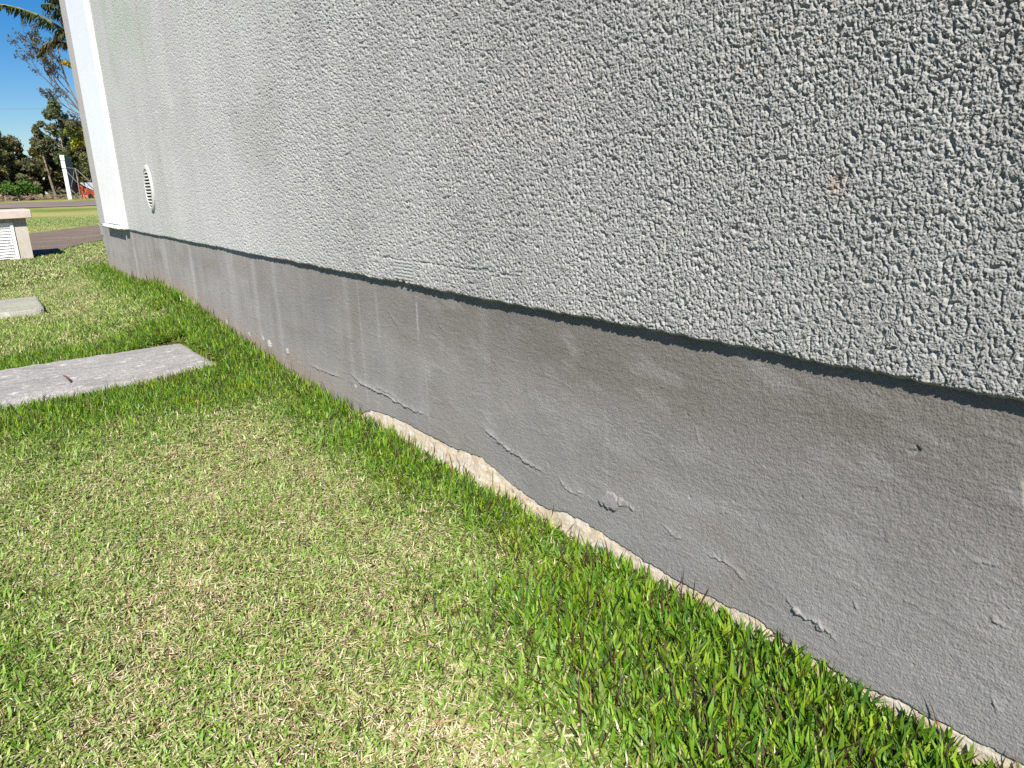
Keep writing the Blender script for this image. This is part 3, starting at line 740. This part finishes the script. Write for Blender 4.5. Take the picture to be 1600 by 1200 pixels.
V, Fq, C = leaves([(7.55, 59.6, 8.22, .30, .3, .17), (7.9, 59.6, 8.05, .3, .3, .2)], 260, .09, [[.45, .30, .02], [.30, .26, .05]], 32)
at(mesh_np('flowers', V, [Fq], M_leaf, col=C), root)

# yellow-green tree by the corner
root = tag(empty('yellow_green_tree', (8.3, 62, -.75)), 'tree with drooping yellow-green leaves touching the house corner, in front of the dark wood', 'tree')
b = MB(); b.tube([(8.9, 62, -.75), (8.5, 62, 2), (8.2, 62, 4)], [.14, .1, .06]); at(b.build('trunk', M_barkd), root)
V, Fq, C = leaves([(7.55, 62, 4.55, .42, .5, .35), (7.9, 62, 4.2, .5, .5, .6), (7.3, 62, 4.1, .35, .4, .35), (7.6, 62, 3.4, .4, .4, .45), (8.3, 62, 3.6, .5, .5, .6), (7.35, 62, 3.0, .2, .3, .3)], 2400, .12, [[.30, .31, .03], [.40, .34, .03], [.18, .22, .04], [.24, .27, .04]], 33)
at(mesh_np('crown', V, [Fq], M_leaf, col=C), root)

# palm behind the house
root = tag(empty('palm_tree', (5.75, 35, -.75)), 'palm tree behind the house with long arching fronds at the top left', 'palm')
b = MB(); b.tube([(5.75, 35, -.75), (5.7, 35, 2.5), (5.6, 35, 5.2)], [.22, .17, .14], 10); at(b.build('trunk', M_barkd), root)
M_rachis = mat('frond stem', (.30, .29, .10), .6, noise=(3, (.16, .17, .05), .4, .6))
def frond(pts, ln, hang, seed, rad=.045, dens=70, cols=((.045, .065, .02), (.07, .085, .03), (.035, .05, .02))):
    rg = np.random.default_rng(seed); P = np.array(pts, float); tt = np.linspace(0, 1, len(P))
    T = np.linspace(.06, 1, dens); C = np.stack([np.interp(T, tt, P[:, k]) for k in range(3)], -1)
    D = np.gradient(C, axis=0); D /= np.linalg.norm(D, axis=1)[:, None]
    vs, fs, cs = [], [], []
    up = np.array([0, 0, 1.])
    for i in range(dens):
        s = np.cross(D[i], up); s /= np.linalg.norm(s)
        l = ln * (math.sin(math.pi * min(1, .18 + .8 * T[i])) ** .6) * rg.uniform(.75, 1.1)
        for sd in (-1, 1):
            d0 = s * sd * rg.uniform(.5, .9) + D[i] * .55 - up * hang * rg.uniform(.3, 1.0) + rg.normal(0, .12, 3)
            d0 /= np.linalg.norm(d0)
            m1 = C[i] + d0 * l * .5; e = m1 + (d0 - up * hang * .6) / np.linalg.norm(d0 - up * hang * .6) * l * .5
            wv = np.cross(d0, rg.normal(0, 1, 3)); wv = wv / np.linalg.norm(wv) * .034
            b0 = len(vs); vs += [C[i] - wv * .5, C[i] + wv * .5, m1 + wv, m1 - wv, e]
            fs.append((b0, b0 + 1, b0 + 2, b0 + 3)); fs.append((b0 + 3, b0 + 2, b0 + 4)); c = cols[rg.integers(0, len(cols))]; cs += [c] * 5
    me_q = np.array([f for f in fs if len(f) == 4]); me_t = np.array([f for f in fs if len(f) == 3])
    fo = at(mesh_np('frond', np.array(vs), [me_q, me_t], M_leaf, col=np.array(cs)), root)
    r = MB(); r.tube([tuple(p) for p in pts], [rad * (1 - .75 * k / (len(pts) - 1)) for k in range(len(pts))], 6)
    ro = r.build('rachis', M_rachis); ro.parent = fo; ro.matrix_parent_inverse = fo.matrix_world.inverted() if False else Matrix.Translation((5.75, 35, -.75)) @ Matrix.Translation((-5.75, -35, .75))
    return fo
frond([(5.5, 35, 5.2), (4.9, 34.9, 5.72), (4.3, 34.8, 6.12), (3.7, 34.7, 6.42), (3.2, 34.6, 6.56), (2.75, 34.5, 6.62), (2.3, 34.4, 6.58)], .52, 1.0, 1, rad=.075, dens=110)
frond([(5.5, 35, 5.3), (5.1, 35, 6.2), (4.75, 35, 6.9), (4.3, 35, 7.3), (3.7, 35, 7.3)], .60, 1.1, 2, dens=110)
frond([(5.5, 35, 5.2), (4.9, 35.4, 5.55), (4.3, 35.8, 5.75), (3.9, 36.1, 5.60), (3.65, 36.4, 5.2)], .42, 1.2, 3, dens=90, cols=((.07, .06, .03), (.10, .075, .045), (.05, .055, .02)))
frond([(5.5, 35, 5.3), (5.1, 35.2, 5.9), (4.7, 35.4, 6.1), (4.35, 35.6, 5.95), (4.15, 35.8, 5.5)], .50, 1.3, 8, dens=110, cols=((.05, .05, .02), (.08, .06, .035), (.04, .045, .02)))
frond([(5.5, 35, 5.3), (5.0, 34.7, 6.0), (4.6, 34.5, 6.5), (4.2, 34.3, 6.75), (3.9, 34.2, 6.7)], .50, 1.2, 9, dens=100)
frond([(5.6, 35, 5.3), (5.9, 34.6, 6.4), (6.6, 34.3, 7.0), (7.4, 34, 6.8)], .55, 1.0, 4)
frond([(5.6, 35, 5.3), (6.2, 35.4, 5.9), (7.1, 35.8, 6.0), (7.9, 36.1, 5.3)], .55, 1.0, 5)
frond([(5.6, 35, 5.3), (5.3, 33.8, 6.0), (5.2, 32.8, 6.3), (5.1, 31.9, 5.9)], .5, 1.0, 6)

# ------------------------------------------------------------------ display panel on its steel frame
M_pw = mat('white sheet', (.78, .79, .80), .5, noise=(1.2, (.45, .50, .54), .60, .75), fine=(3, .05))
M_pd = mat('slate sheet', (.085, .105, .135), .6, noise=(.8, (.12, .14, .17), .4, .6))
M_steel = mat('galvanised steel', (.24, .23, .21), .6, fine=(4, .15))
root = tag(empty('sign_panel', (9.8, 92, -.75)), 'tall upright white-edged panel with slate side, braced by a steel frame', 'panel sign')
b = MB(); b.box(9.53, 9.88, 92, 92.2, -.74, 2.38, .01); b.box(9.51, 9.87, 92, 92.2, 2.44, 3.20, .01); b.box(9.50, 9.89, 92, 92.2, 3.26, 3.75, .01)
at(b.build('edge_sheet', M_pw), root)
b = MB()
def sh(x, y, z): return (x, y, z)
fa = [(9.90, 92.1, 3.66), (10.66, 93.6, 3.52), (10.74, 93.6, .02), (10.30, 92.8, -.05), (9.90, 92.1, .30)]
b.add(fa + [(x - .04, y + .09, z) for x, y, z in fa], [(4, 3, 2, 1, 0), (5, 6, 7, 8, 9)] + [(i, (i + 1) % 5, (i + 1) % 5 + 5, i + 5) for i in range(5)])
at(b.build('side_sheet', M_pd), root)
def bar(pts, r=.035):
    b = MB(); b.tube(pts, r, 5); at(b.build('brace', M_steel), root)
A = (10.70, 91.9, 2.39)
bar([A, (10.68, 91.9, -.74)], .045); bar([A, (11.85, 91.9, 1.03)], .045); bar([(9.88, 91.95, 2.08), (10.72, 91.85, .86)]); bar([(9.9, 91.95, .36), (10.66, 91.85, -.71)])
bar([(11.93, 91.8, 1.25), (11.08, 91.8, -.25)], .025); bar([(10.62, 91.84, 2.39), (10.0, 91.95, .5)], .02); bar([A, (9.88, 91.95, 2.5)], .02)

# red machine by the frame
M_red = mat('red paint', (.36, .06, .022), .5, noise=(1.5, (.22, .035, .018), .45, .65), fine=(5, .1))
M_red_lit = mat('sunlit red paint', (.62, .20, .12), .5, fine=(5, .1))  # lighter copy of the red, sunlight put into the colour
root = tag(empty('red_machine', (11.7, 94, -.75)), 'red farm machine with stepped hood and pale sloping cover beside the steel frame', 'farm machine')
sil = [(10.86, .82), (11.05, .62), (11.16, .66), (11.30, .34), (11.52, .36), (11.70, .22), (12.06, .14), (13.0, .10), (13.0, -.50), (11.0, -.55), (10.95, .0)]
b = MB(); m_ = len(sil)
b.add([(x, 92.6, z) for x, z in sil] + [(x, 94.2, z) for x, z in sil], [tuple(range(m_ - 1, -1, -1)), tuple(range(m_, 2 * m_))] + [(i, (i + 1) % m_, (i + 1) % m_ + m_, i + m_) for i in range(m_)])
at(b.build('hood', M_red), root)
b = MB(); b.box(10.84, 11.12, 92.25, 92.59, -.72, -.30, .02); at(b.build('front_weight', M_red_lit), root)
b = MB(); cv = [(10.95, .95), (11.92, .96), (12.9, .80), (12.9, .08), (12.04, .18), (11.36, .55)]
b.add([(x, 92.9, z) for x, z in cv] + [(x, 94.0, z) for x, z in cv], [(5, 4, 3, 2, 1, 0), (6, 7, 8, 9, 10, 11)] + [(i, (i + 1) % 6, (i + 1) % 6 + 6, i + 6) for i in range(6)])
at(b.build('cover', mat('pale canvas', (.48, .52, .56), .7, noise=(2, (.4, .43, .47), .4, .6))), root)
b = MB(); b.box(11.15, 12.9, 92.5, 92.595, -.62, -.36, .01); at(b.build('chassis', M_red_lit), root)
def wheel(x, z, r):
    b = MB(); n = 20; vs = []
    for yy, rr in ((92.2, r * .45), (92.18, r * .85), (92.22, r), (92.36, r), (92.39, r * .85), (92.38, r * .45)):
        for k in range(n): vs.append((x + rr * math.cos(6.2832 * k / n), yy + .08, z + rr * math.sin(6.2832 * k / n)))
    b.add(vs, [(j * n + k, j * n + (k + 1) % n, (j + 1) * n + (k + 1) % n, (j + 1) * n + k) for j in range(5) for k in range(n)] + [tuple(range(n))])
    return at(b.build('wheel', mat('tyre', (.03, .03, .03), .8)), root)
wheel(11.69, -.47, .25); wheel(12.5, -.40, .33)

# power line
root = tag(empty('power_line', (-40, 120, -.75)), 'thin grey power cable crossing the sky above the trees', 'power line')
b = MB(); b.tube([(-60 + 8 * i, 118, 10.3 + .0012 * (8 * i - 56) ** 2) for i in range(15)], .014, 4); at(b.build('cable', M_steel), root)
b = MB(); b.tube([(-60, 118.2, -.8), (-60, 118.2, 14.4)], .15, 8); at(b.build('pole', M_barkd), root)
b = MB(); b.tube([(52, 118.2, -.8), (52, 118.2, 14.4)], .15, 8); at(b.build('pole', M_barkd), root)
